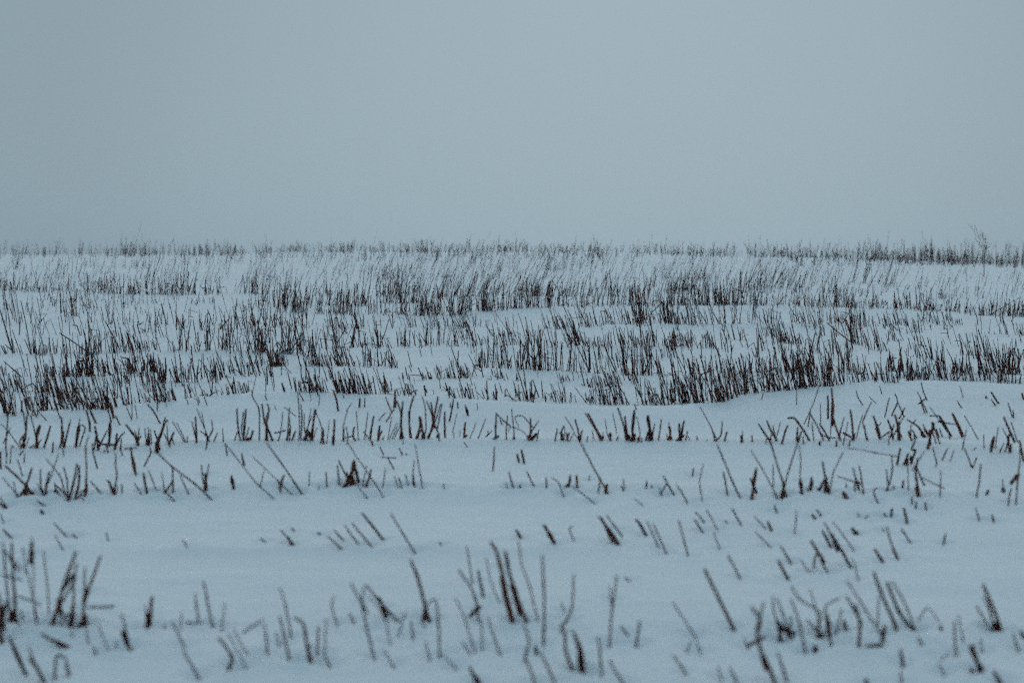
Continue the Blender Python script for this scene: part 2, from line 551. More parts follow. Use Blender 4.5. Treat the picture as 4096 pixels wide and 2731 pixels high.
PANELS.append((0, 2031, 2.24, """
585,245,475,135:t
560,360,500,240:t
670,255,645,235:m@lone speck of straw
970,290,960,215:t
1670,335,1640,290:t
95,260,30,180:m
30,120,10,50:t
140,1010,125,720,105,480,88,310:k|80,850,55,600,25,300:m|110,490,35,380:m|180,520,130,470:t|105,620,0,590:t|130,1030,110,930:K|90,1000,120,920:K|270,1250,200,1120,150,1000:k|225,1050,180,900:t|20,1170,15,950,40,870:K@tall tuft with two long stems
235,1490,150,1310,80,1150:K@broad dark blade
385,1550,330,1430,255,1340:k|330,1430,240,1240:t
335,1050,300,850,215,480,195,340:t|330,1050,310,880,300,400,285,260:t|285,400,290,310:K|280,830,155,780:t@slim fork with a dark head
440,980,425,660,405,500,400,380:t
460,1045,520,880,590,650,685,390:k|470,1045,480,980:K|530,870,520,820:K|550,850,680,620:m|620,650,670,590:K@long dark leaning stalk
630,1045,660,880:K|640,1040,650,930:K|545,1040,630,930:m|655,900,660,700,685,500:m|540,1080,540,1030:m
750,1020,760,870,800,720,905,430:k|715,1045,780,960:k|770,1060,770,960:k|760,740,765,530:m|780,750,790,720:K|920,885,780,890:m@flaring tuft with a side whisker
965,1260,870,1040:t
1160,1255,1080,1100:K|1120,1080,1085,950:m@stubby black stalk
1315,1065,1325,940:K|1350,960,1370,790:k|1310,930,1305,860:t@short stub with a rusty base
855,1290,840,1250:m
10,1190,5,960,-15,760:k|20,1010,60,880,45,820:m|12,1150,0,980:K|35,1010,20,860:m@matted dark clump at the very corner
570,1235,370,1130:K@short blade lying flat
490,1510,500,1350,540,1310,590,1350,605,1440:m|600,1445,590,1400:k@straw bent into an arch
1640,1220,1535,1010:m
1620,1080,1635,920:t
1770,1500,1645,1280:m
1775,1040,1740,770:m|1775,1035,1820,1040:t
1905,1045,1825,660:m@tallest pale straw
1990,1080,2025,840:t
2060,1420,2080,1350,2030,1260,1965,1170:k@curved rusty stalk
2190,1400,2040,1110:t
2215,1305,2100,1080:t
1480,1060,1478,1040:t
655,1150,645,1090:t
790,1210,775,1080:t
1040,1250,1045,1190:t
"""))
PANELS.append((1000, 2031, 2.24, """
160,1310,140,1120,120,1040:m|20,1060,130,990:t
255,1210,230,1120:t
355,1350,300,1100,260,960:m
370,1150,320,920,265,730:m
545,1360,520,1240,480,1040,400,980:k|540,1370,515,1230:K@stalk with a broken bent top
605,1310,615,1040:m
665,1290,680,1000:t
710,1410,655,1310:m
780,1040,740,880,760,780:t
925,1015,885,940:m
1115,1330,1040,1010,1000,850,1030,690:m|1000,850,900,670:m@large Y shaped straw
1320,1000,1190,870,1040,690:m|1190,890,1150,800:K@slanting straw with a knot
1260,1200,1200,960,1060,780:t
1275,1400,1195,1260:t
1330,1130,1390,940:t
1460,1160,1450,1010:m
1605,1000,1570,900,1500,640,1435,480:k|1570,920,1575,880:K@long straw with a dark foot
1700,1310,1690,1100,1660,830,1580,870:m|1830,1420,1710,1310:t@tall hooked straw
1610,1350,1580,1190:t
370,320,340,265:K|340,265,270,190:m@two toned slanted stick
390,200,375,175:m
130,295,95,265:m
630,240,605,220:m
800,350,695,250:m
845,295,755,195:m
970,320,845,150:m
1080,335,920,140:m
1190,275,1005,45:k@long dark stick
1465,380,1260,45:m@longest leaning stick
1705,320,1695,305:t
2090,790,2035,555:k@crisp black floating stick
2045,1000,2030,870,1990,740,1865,560:m|2040,900,2060,880:K
2010,1250,1910,950,1830,800:t
1970,1300,1890,1200:t
2040,1560,1960,1420:K@thick black stub by the lower edge
2080,1240,2070,1020:t
2240,1300,2190,1150,2135,990:m
2240,850,2170,690,2115,450:t
1990,650,1940,330:t
1050,1080,1040,1030:t
1560,1060,1530,1010:t
"""))
PANELS.append((2000, 2031, 2.24, """
120,1015,60,780,15,560,-40,380,-80,310:k|105,1010,50,800,10,600:k|235,1020,150,800,80,600,50,440,35,390:k|150,870,95,690:k|0,520,-30,420:k@twin thick black stalks
185,260,145,200:k
490,325,440,240:m|445,240,395,155:K@dark headed slanted stick
660,285,620,190,655,170:t
1050,315,960,170,905,80:K|990,290,910,90:m|1050,190,960,65:m@doubled thick slanted stalk
1300,230,1260,160,1220,105:k
1420,350,1310,130:m
1495,410,1370,140:m
1685,425,1595,100:m
1810,205,1735,100:m
1815,115,1750,40:m
1945,190,1850,15:t
1965,360,1910,210:t
2160,150,2080,0:m
2030,130,2015,110:m
2145,615,2035,420:m
2085,1065,1960,800,1835,550:k@long straight straw alone
335,1000,270,720,200,500,170,280:t
390,1220,400,900,375,430:m
590,1010,640,900,665,600:m|550,1080,590,1010:t@pale elbowed straw
640,1430,590,1270,580,1150,550,1050:k|750,1470,725,1300,660,1110:K|720,1330,710,1210:K|735,1460,735,1380:K@pair of wavy black stubs
980,1220,1010,850,1050,610:m|1000,820,985,690:t@pale forked straw
1130,1120,1085,1055:m
1225,1220,1260,1010:m
1740,1140,1540,840:t
1650,1460,1545,1300:m@leaning straw near the edge
910,1500,895,1310,875,1160:m
1100,1560,985,1350:m
310,1560,225,1320:m|240,1280,260,1180,210,1040:m
480,1540,370,1290:m
330,1290,320,1230:k
1790,1290,1765,1190:t
1680,1260,1715,1190:t
2210,1240,2180,1170:t
2120,1560,2050,1430:m
1980,1520,1960,1420:t
570,920,555,840:t
1135,640,1110,620:t
"""))
PANELS.append((3000, 2031, 2.146, """
185,190,150,110:k
120,160,40,70:t
165,320,50,200:t
385,205,395,20:t
550,80,535,60:k
600,50,575,10:m
930,55,925,40:t
1000,80,1015,60:m
1210,80,1220,0:k|1170,85,1150,40:m@small notched pair of stubs
1350,120,1320,0:k
905,215,870,170:K@short fat black stub
1140,185,1135,170:t
1375,295,1340,240,1290,170:m@kinked stick on open snow
1270,430,1245,370,1210,280,1180,150:m|1250,390,1235,350:k
1130,450,1075,355:k
1665,300,1680,220:m@small crook of straw
1965,100,1940,0:m
2090,115,2080,60:m
345,465,265,330:m
320,595,240,450:k
510,550,440,450:t
665,545,600,440:m|600,400,530,280:k|555,430,560,390:m@zigzag dark stalk
690,330,620,190:k
855,490,790,370,720,280:k|720,270,640,130:m|730,290,700,220:K@long dark barbed stalk
880,350,710,120:t
925,600,870,420:t
215,1500,170,1370,110,1280,70,1100,90,960,20,860:k|80,950,120,810:m|75,1130,130,1100:k|115,1290,100,1250:K@tall knotted crooked stalk
260,1130,240,1000,205,870,195,760:m|260,1120,255,1020:K|300,1050,220,970:k|330,1040,240,780:m|330,1050,400,1070:k|345,1000,350,920:m|310,1010,290,900:m@tangled tuft with a fat foot
480,1230,460,1130,440,1020,360,770:m
555,1220,550,1190:K
670,1090,650,940,650,840,770,770:m|680,1090,655,920:K|600,1130,620,1060:k|590,1030,600,900,430,790,345,680:m|600,1080,480,960:m|700,1180,680,1090:m|585,1060,570,900,510,700:t|740,1080,790,860:t@sprawling tuft with bowed straws
825,1065,805,960:k
940,1180,945,1000,910,830:k|910,900,820,750:m
1090,1180,1130,1170,1115,1050:k|1110,1060,970,840,825,620:m@long wavy straw with a curled foot
1260,1045,1210,920,1130,740,1060,560:k@longest straight dark stick
1415,1050,1320,800,1220,630:m|1395,1045,1270,850,1185,640:k@pair of parallel slanted stems
1155,1080,1150,1000:k
1100,1000,1110,750:t
1470,1160,1440,1110:m
1310,1330,1290,1220:k@short peg on smooth snow
1300,1500,1295,1400:m
1440,970,1520,850,1620,1000:t|1670,1180,1630,1000:k|1690,1240,1665,1160:m@dark stalk with a bent straw
1765,1240,1745,970:m
1830,1150,1785,920:t
1655,1300,1700,1260:t
2110,1040,2100,980:K|2140,1000,2070,800,2010,650:k|2090,1050,2040,850,1990,750:m|2070,1050,1950,840:m@fan of three stems
1970,1370,1940,1290,1900,1190:K@fat tapering black stub
1905,1400,1895,1370:k
2140,1480,2090,1390:k
1990,1220,1975,1120:t
2295,1200,2250,1080:m
2350,1100,2325,1060:k
1000,1500,985,1460:k
310,1460,240,1240:m
1660,1410,1615,1330:t
"""))

# the crowded rows beyond: corner x, y, scale, then row pieces x0,y0,x1,y1,count,height[,lean[,class]] in panel pixels
ROWS = []
ROWS.append((0, 1250, 1.68, -.26, """
0,690,240,690,22,170;240,655,720,650,55,180;720,640,1000,600,26,140;1000,605,1180,590,18,110;1180,580,1640,540,34,90;1640,530,2030,530,16,90;2030,530,2200,535,34,110;2200,535,2352,540,14,120
0,520,150,530,20,120;160,430,420,430,14,90,-.1;420,425,660,425,36,160,-.12;660,420,850,415,20,120;200,540,330,530,10,90;330,560,620,640,30,170;850,410,1060,400,34,110;800,475,880,475,10,70;950,475,1180,470,24,140;1180,465,1500,470,26,140,-.1
1500,400,1760,420,16,110;1750,360,1900,360,22,110;1830,360,1900,360,14,100;2060,360,2180,360,24,110;2180,360,2352,360,12,100;30,275,60,275,5,70;120,275,200,275,5,90;215,285,390,275,20,90,-.02;470,275,650,280,30,120,-.05;650,270,850,265,24,110,-.15
860,262,960,258,12,80;1000,250,1060,250,5,60;1180,250,1400,250,22,150,-.05;1420,250,1620,255,14,130,0;1700,265,1790,270,24,150,0;1790,275,1900,275,14,120,0;1900,275,2020,280,26,200,0;2020,290,2160,300,12,160,0;2180,300,2352,300,10,120
60,270,250,270,5,250,-.27;930,140,1080,130,9,130,.1;1180,130,1240,110,5,120,0;1350,120,1420,140,10,120,0;1480,110,1530,110,8,110,0;1590,110,1700,110,8,80;2210,150,2352,140,10,110
980,395,1045,395,26,110,-.05;570,420,640,425,16,150,-.1
"""))
ROWS.append((1350, 1250, 1.68, -.24, """
0,540,130,545,18,150;130,545,240,548,22,160;240,548,340,545,12,120;420,550,560,550,8,60;750,570,1000,580,18,90;1000,580,1070,585,8,80;1120,590,1260,590,6,100;1250,595,1520,605,16,110;1520,605,1720,610,12,90;1720,615,1860,618,18,170;1860,615,2120,620,30,160;2120,620,2352,612,30,150
0,360,120,360,18,90;120,360,380,360,22,130,-.05;300,370,420,370,10,70;430,440,560,440,6,40;560,450,760,440,26,70;780,440,900,435,24,110;1060,450,1210,455,12,50;980,440,1030,445,2,40
920,365,1060,370,20,150,-.05;1060,370,1230,380,26,140,-.05;1230,380,1290,380,8,180,0;1290,380,1370,385,22,220,0;1380,385,1530,390,22,170,0;1540,395,1680,400,8,150,0;1690,400,1840,405,12,150,-.15;1840,405,1960,410,8,150,-.2;1940,420,2060,420,24,230,-.1;2060,420,2130,420,10,200,.05
1500,470,1560,460,8,60;1600,480,1700,500,8,60;1720,480,1860,500,16,110;1860,470,2060,480,10,80;2150,480,2352,480,14,140
0,110,160,110,14,90;0,235,160,230,16,150,0;160,235,330,230,14,140,0;400,225,540,222,14,100,0;560,220,640,220,10,150,0;640,220,740,220,9,130,0;780,225,960,220,18,100,-.1;960,215,1120,215,10,60;1120,215,1330,220,16,90;1530,220,1660,220,16,70
1650,225,1800,225,12,80;1800,220,1960,225,16,110;2050,215,2270,225,26,90,-.1;2240,250,2352,250,8,100;2160,290,2290,295,4,60;430,100,640,110,16,120,-.35;740,110,880,100,10,90;850,170,920,170,12,110;930,95,1000,95,6,110,-.1;1040,160,1200,160,14,90;1200,170,1300,200,8,150
1480,110,1560,100,14,110;1540,190,1640,190,26,160,-.4;1400,105,1480,100,8,90;1660,95,1760,95,12,110;1810,80,1860,80,14,100;1860,75,2000,75,14,110;2010,90,2070,90,14,120;2090,70,2160,70,6,100;2170,72,2260,72,38,150,-.1;2260,75,2352,75,8,100
"""))
ROWS.append((2696, 1250, 1.68, -.2, """
0,605,130,605,26,160;130,605,330,595,44,190;330,590,430,565,20,190;430,550,640,530,40,190;640,530,830,515,46,200;830,510,960,495,36,210;960,495,1080,490,34,200,-.1;1080,485,1260,465,24,110;1280,465,1420,460,14,90;1430,470,1520,465,12,70;1540,460,1600,455,8,60;1600,455,1720,450,12,90
1800,455,1960,455,18,110;1960,460,2110,455,18,90;2110,465,2352,478,34,70,-.05;1140,400,1300,400,22,120,-.1;1400,395,1540,395,24,120,0;1540,440,1720,450,40,120,0;1720,420,1840,450,16,180;1860,410,2010,415,28,110,0;2050,415,2130,415,18,160;2130,400,2210,400,20,200;2200,410,2290,415,40,170,0;2290,410,2352,415,10,90
1320,460,1420,440,10,60;0,225,150,230,22,80;180,235,330,230,14,90,-.1;680,205,760,205,18,130;780,210,900,210,16,100;1190,200,1250,220,26,160,-.2;1230,240,1400,255,14,130;1470,190,1530,190,10,80;1390,100,1560,140,10,60;400,180,560,190,8,80;560,160,680,150,8,60
0,72,150,75,16,110;110,85,150,85,8,150;180,75,310,75,14,110,-.1;330,75,460,73,14,130,0;480,73,620,70,12,120,0;660,75,800,72,10,100,0;840,72,900,72,12,110;940,75,1160,73,26,130,-.1;1190,90,1310,100,22,110,-.1;1310,95,1420,95,8,90;1440,90,1580,90,10,70;1680,60,1800,75,12,70;1830,60,1910,75,10,40
1610,130,1720,130,10,70;1820,110,1860,115,6,40;2160,140,2352,150,20,100;650,150,760,205,14,120,-.45;1680,220,1960,200,8,60;1940,280,2100,290,14,130;1700,300,1800,340,10,110;860,100,1000,110,10,90,-.35;1000,160,1160,170,10,90;100,440,330,470,20,160;330,430,560,440,26,150;700,400,1000,420,26,150
"""))
ROWS.append((0, 850, 1.68, 0, """
0,285,400,290,18,50,.1,t;70,285,150,285,12,100,.1,t;400,280,700,285,18,45,0,t;680,290,860,290,22,60,0,t;810,290,980,295,40,70,0;980,290,1180,290,22,60,0,t;1200,290,1400,290,26,60,0;1300,285,1560,290,34,60,0;1560,280,1800,270,24,40,0;1800,265,2000,265,24,45,0;2000,265,2352,265,44,55,0
740,290,1320,300,10,120,.05,t;0,330,260,300,10,110,.15,t;300,380,420,260,5,120,.35,t;820,370,1020,370,18,60,.1,t;1180,350,1460,345,18,70,.1,t;560,360,760,370,12,80,0,t;60,380,150,380,10,110,.1,t;1500,330,2352,330,34,60,.1,t
0,520,200,520,18,70,.05;190,530,360,530,16,80,.1;360,520,680,530,24,80,.1;700,540,860,545,18,100,0;850,545,960,545,24,90,0;960,550,1140,550,30,120,.1;1140,550,1280,550,16,120,.1;1190,550,1280,550,8,200,.12;1280,550,1560,550,16,80,0;1600,540,1720,540,16,100,.1;1700,545,1800,550,14,120,.05
640,590,700,600,5,30,0;870,600,1080,605,14,30,0;1270,610,1480,610,12,35,0;0,640,60,650,6,110,-.15;100,740,180,740,4,230,-.2;320,590,420,680,8,130,-.15;470,690,550,700,18,170,-.05;550,640,620,650,8,100,-.2;620,740,690,745,4,90,-.3;200,775,310,780,5,100,0;740,740,910,750,8,120,-.1;820,640,860,640,4,120,-.1
1740,620,1900,640,26,110,.02;1890,660,1990,670,16,110,.02;1900,620,2080,640,32,130,.05;1960,670,2080,670,14,110,0;2100,620,2352,625,26,110,.1;2130,678,2352,682,30,120,0;1600,640,1740,640,10,60,0;300,440,700,440,14,120,.25,t;900,440,1160,440,14,150,.25,t
"""))
ROWS.append((1350, 850, 1.68, .1, """
0,265,300,265,30,45,0;300,265,520,268,20,40,0;440,262,600,266,26,70,0;600,268,900,268,34,50,0;900,265,1240,262,40,60,.05;1240,262,1420,268,18,50,0;1420,265,1720,265,26,50,0;1750,300,1790,340,12,110,-.1;1720,265,2000,268,16,45,0;2000,275,2352,285,28,40,0
100,320,300,330,16,50,.1,t;540,330,760,330,14,60,.1,t;760,300,1000,310,16,50,.1,t;1280,310,1480,320,20,55,.1,t;1660,330,1720,340,8,90,0,t;1955,310,1958,312,1,190,0,t;2135,280,2140,282,1,150,-.1,t;490,260,700,260,5,90,.1,t;1000,260,1260,262,5,90,.1,t
0,620,200,625,40,110,.1;140,625,180,625,12,180,.1;300,605,430,605,36,170,.05;430,600,560,610,20,150,.1;0,685,420,688,40,90,-.02;420,690,560,690,20,110,-.02;550,690,620,690,30,120,0;620,690,860,690,44,140,-.02;860,665,1050,660,36,120,0;960,660,1050,660,20,110,0;1060,660,1160,650,14,120,0
1160,645,1280,635,24,110,0;1280,635,1420,635,30,110,.02;1420,625,1560,625,18,90,0;1640,640,1760,630,16,100,0;1740,620,1960,620,36,150,.05;1960,620,2060,620,16,110,0;2020,740,2080,740,24,220,-.05;2060,620,2240,620,26,110,.05;2240,620,2352,620,20,110,.05
120,560,560,560,34,110,.3;560,560,1000,560,56,130,.3;1000,555,1420,555,64,120,.3;1420,560,1900,560,54,110,.25;1900,540,2352,545,44,100,.25;1300,560,1360,560,22,90,.1;680,580,740,580,12,60,.1;600,440,2352,450,90,130,.4,t;0,420,600,430,24,80,.3,t;900,380,1800,390,40,90,.35,t;300,450,440,450,20,90,.1
"""))
ROWS.append((2696, 850, 1.68, 0, """
0,285,300,285,22,40,0;110,290,330,295,26,60,.05;330,295,560,290,18,55,0;540,300,730,300,30,60,.1;730,290,830,345,26,90,.05;830,300,920,300,10,60,.05;930,300,1000,305,8,30,0;1030,300,1280,305,24,40,0;1280,320,1420,325,44,70,.05;1420,310,1520,320,12,40,0;1520,340,1760,345,70,80,.05;1680,310,1740,320,14,130,.05
1760,340,1830,345,12,60,0;1820,350,1980,350,62,75,0;1980,345,2160,350,44,55,0;2160,360,2352,370,50,70,0;90,380,110,380,2,200,0,t;380,340,390,345,1,200,0,t;575,300,580,520,3,260,0,t;550,290,610,290,3,140,.1,t;905,300,910,300,2,140,0,t;1340,290,1400,290,4,150,.1,t;1500,420,1560,400,3,180,.3,t
20,450,400,450,36,110,.35,t;430,500,760,510,36,140,.3;700,520,900,500,16,150,.3,t;940,480,1200,470,14,160,.35,t;1200,460,1560,520,24,150,.3;1560,500,1960,540,12,140,.3,t;1960,560,2352,560,10,150,.25,t
0,520,120,530,30,100,.1;60,620,200,620,36,160,0;200,620,360,620,34,150,.02;330,620,440,620,46,170,0;440,620,600,625,26,100,0;600,625,760,625,18,80,0;780,625,860,625,12,80,0;880,630,1000,630,12,80,0;1060,630,1140,630,24,110,.05;1140,635,1200,635,28,70,0;1200,640,1340,640,10,60,0
1340,640,1500,640,18,60,0;1500,640,1600,645,16,90,-.05;1610,650,1700,655,20,110,-.02;1720,650,1780,660,8,80,0;1780,660,2000,670,18,80,.1;1980,685,2100,690,26,60,0;2080,690,2352,695,60,110,0;480,530,640,540,18,90,.1;780,530,1080,540,24,60,.05;1080,560,1300,560,18,70,.1;1740,575,2050,580,24,50,.1
"""))
# the long drill rows the bunches stand in
ROWS.append((0, 0, 1.0, -.18, """
0,1650,430,1628,24,90;0,1506,560,1504,40,75;560,1528,1040,1500,36,75;1000,1463,1400,1461,30,70;560,1410,1350,1392,56,72;1350,1391,2700,1386,80,58;0,1415,560,1411,34,70;1000,1305,2340,1306,86,60;0,1290,1000,1300,46,70
400,1175,1350,1180,80,62,.05;2700,1390,4096,1440,80,56;2480,1494,3300,1485,44,70;3386,1293,4096,1300,46,50;1350,1258,2050,1232,60,70,0;1400,1570,2400,1612,50,55;0,1165,450,1170,40,60,.05;2050,1225,3500,1230,80,60,0;3500,1232,4096,1266,44,55,0
0,1570,700,1560,44,85;700,1480,1300,1520,36,75;200,1340,1100,1350,40,75;2300,1440,2900,1420,36,75
"""))
DENS = 0.95
# ------------------------------------------------------------------ where each near plant is rooted
def parse(block, ox, oy, sc):
    for line in block.strip().splitlines():
        line, _, mark = line.partition('@')
        stems = []
        for s in line.split('|'):
            pts, _, cls = s.partition(':')
            a = np.array([float(v) for v in pts.split(',')]).reshape(-1, 2)
            stems.append((a / sc + (ox, oy), cls.strip()))
        yield stems, mark.strip()


plants = []
for ox, oy, sc, block in PANELS:
    plants.extend(parse(block, ox, oy, sc))
# roots of every stem on the snow
roots = np.array([s[0][0] for stems, _ in plants for s in stems])
P, T_ = ground_hit(roots[:, 0], roots[:, 1])
MELT = [(p_[0], p_[1]) for p_ in P if p_[1] < 9.4]

# ------------------------------------------------------------------ the snow-covered ground
def spread(core, out_lo, out_hi):
    a = list(core)
    step = s = a[-1] - a[-2]
    while a[-1] < out_hi:
        s *= 1.25
        a.append(min(a[-1] + s, out_hi))
    s = step
    while a[0] > out_lo:
        s *= 1.25
        a.insert(0, max(a[0] - s, out_lo))
    return np.array(a)


def quick_mesh(name, verts, quads, mat, smooth=True):
    me = bpy.data.meshes.new(name)
    v, f = np.asarray(verts, np.float32), np.asarray(quads, np.int32)
    n = f.shape[1]
    me.vertices.add(len(v))
    me.vertices.foreach_set("co", v.ravel())
    me.loops.add(f.size)
    me.loops.foreach_set("vertex_index", f.ravel())
    me.polygons.add(len(f))
    me.polygons.foreach_set("loop_start", np.arange(0, f.size, n, dtype=np.int32))
    me.polygons.foreach_set("loop_total", np.full(len(f), n, np.int32))
    me.polygons.foreach_set("use_smooth", np.full(len(f), smooth, bool))
    me.materials.append(mat)
    me.update(calc_edges=True)
    return me


gx = spread(np.concatenate([np.arange(-9.5, -2.6, .045), np.arange(-2.6, 2.6, .02), np.arange(2.6, 9.5, .045)]), -70, 70)
gy = spread(np.concatenate([np.arange(4.5, 11, .02), np.arange(11, 36, .045)]), -40, 90)
X, Y = np.meshgrid(gx, gy)
Z = H(X, Y)
for x_, y_ in MELT:                                     # small hollows the wind scoops round the near stalks
    i0, i1 = np.searchsorted(gx, (x_ - .12, x_ + .12))
    j0, j1 = np.searchsorted(gy, (y_ - .14, y_ + .14))
    if i1 > i0 and j1 > j0:
        r2 = ((X[j0:j1, i0:i1] - x_) / .030) ** 2 + ((Y[j0:j1, i0:i1] - y_) / .036) ** 2
        Z[j0:j1, i0:i1] += -.012 * np.exp(-r2) + .004 * np.exp(-(np.sqrt(r2) - 1.9) ** 2 / .35)
nx, ny = len(gx), len(gy)
idx = np.arange(nx * ny).reshape(ny, nx)
q = np.stack([idx[:-1, :-1], idx[:-1, 1:], idx[1:, 1:], idx[1:, :-1]], -1).reshape(-1, 4)
ground = bpy.data.objects.new("snow_ground", quick_mesh("snow_ground", np.stack([X, Y, Z], -1).reshape(-1, 3), q, snow))
COL.objects.link(ground)
ground["kind"] = "structure"

# ------------------------------------------------------------------ stalks
RAD = {'t': .0019, 'm': .0027, 'k': .0042, 'K': .0060}


def stem_points(p, n=9):
    """a smooth line through a few points"""
    p = np.asarray(p, float)
    if len(p) == 2:
        t = np.linspace(0, 1, n)[:, None]
        return p[0] + (p[1] - p[0]) * t
    e = np.concatenate([[2 * p[0] - p[1]], p, [2 * p[-1] - p[-2]]])
    out = []
    for i in range(1, len(e) - 2):
        a, b_, c, d = e[i - 1:i + 3]
        m = max(4, n // (len(p) - 1) + 2)
        for t in np.linspace(0, 1, m, endpoint=False):
            # mostly straight with kinked joints, as dry straw bends
            s = a * 0 + .5 * ((2 * b_) + (c - a) * t + (2 * a - 5 * b_ + 4 * c - d) * t * t + (3 * b_ - a - 3 * c + d) * t ** 3)
            out.append(.75 * s + .25 * (b_ + (c - b_) * t))
    out.append(p[-1])
    return np.array(out)


def tube(V, F, T, pts, rad, sides, tone, squash=1.0, cap=True):
    """append one stalk: rings of vertices along pts, closed at both ends with quads or fans of quads"""
    n = len(pts)
    d = np.gradient(pts, axis=0)
    d /= np.linalg.norm(d, axis=1)[:, None] + 1e-12
    ref = np.array([.2, .97, .1])
    u = np.cross(d, ref)
    u /= np.linalg.norm(u, axis=1)[:, None] + 1e-12
    w = np.cross(d, u)
    an = np.linspace(0, 2 * math.pi, sides, endpoint=False)
    ring = pts[:, None, :] + rad[:, None, None] * (np.cos(an)[None, :, None] * u[:, None, :] + squash * np.sin(an)[None, :, None] * w[:, None, :])
    o = len(V)
    V.extend(ring.reshape(-1, 3).tolist())
    T.extend([tone] * (n * sides))
    for i in range(n - 1):
        for k in range(sides):
            k2 = (k + 1) % sides
            F.append((o + i * sides + k, o + i * sides + k2, o + (i + 1) * sides + k2, o + (i + 1) * sides + k))
    if cap:
        for base in (o, o + (n - 1) * sides):
            for k in range(1, sides - 2, 2):
                F.append((base, base + k, base + k + 1, base + k + 2))


def profile(cls, n, length, rnd):
    r0 = RAD[cls] * rnd.uniform(.88, 1.12)
    t = np.linspace(0, 1, n)
    if cls == 'K':                                      # stub wrapped in torn leaf sheaths: ragged outline
        r = r0 * (1.0 - .22 * t + .22 * np.sin(t * rnd.uniform(5, 9) + rnd.uniform(0, 6)))
        r[-1] *= .55
        r[0] *= 1.05
    else:
        r = r0 * (1.06 - .3 * t)
        k = max(1, int(length / .11))
        for j in range(k):                              # swollen joints
            r = r * (1 + .35 * np.exp(-((t - (j + rnd.uniform(.4, .8)) / k) / .035) ** 2))
    return r


def stalk_mesh(name, world_pts, cls, origin, rnd, fat=1.0):
    pts = stem_points(world_pts, 10)
    dirn = pts[0] - pts[1]
    dirn /= np.linalg.norm(dirn)
    pts = np.concatenate([[pts[0] + dirn * .03], pts])   # the root runs on under the snow
    L = np.linalg.norm(np.diff(pts, axis=0), axis=1).sum()
    n = len(pts)
    wob = np.cumsum(np.array([[rnd.gauss(0, .0004) for _ in range(3)] for _ in range(n)]), 0)
    pts = pts + wob - origin
    V, F, T = [], [], []
    tube(V, F, T, pts, fat * profile(cls, n, L, rnd), 8, rnd.uniform(.1, 1.0), .8 if cls == 'K' else 1)
    if cls in 'kK' and rnd.random() < .8:                # frayed cut end
        for _ in range(2 if cls == 'k' else 3):
            a = pts[-2] + (pts[-1] - pts[-2]) * .4
            tip = pts[-1] + (pts[-1] - pts[-2]) * rnd.uniform(.1, .35) + np.array([rnd.gauss(0, RAD[cls] * .8), rnd.gauss(0, RAD[cls] * .5), 0])
            tube(V, F, T, np.array([a, (a + tip) / 2, tip]), np.array([.45, .4, .15]) * RAD[cls], 6, .5)
    me = quick_mesh(name, V, F, straw)
    me.attributes.new("tone", 'FLOAT', 'POINT').data.foreach_set("value", np.array(T, np.float32))
    return me


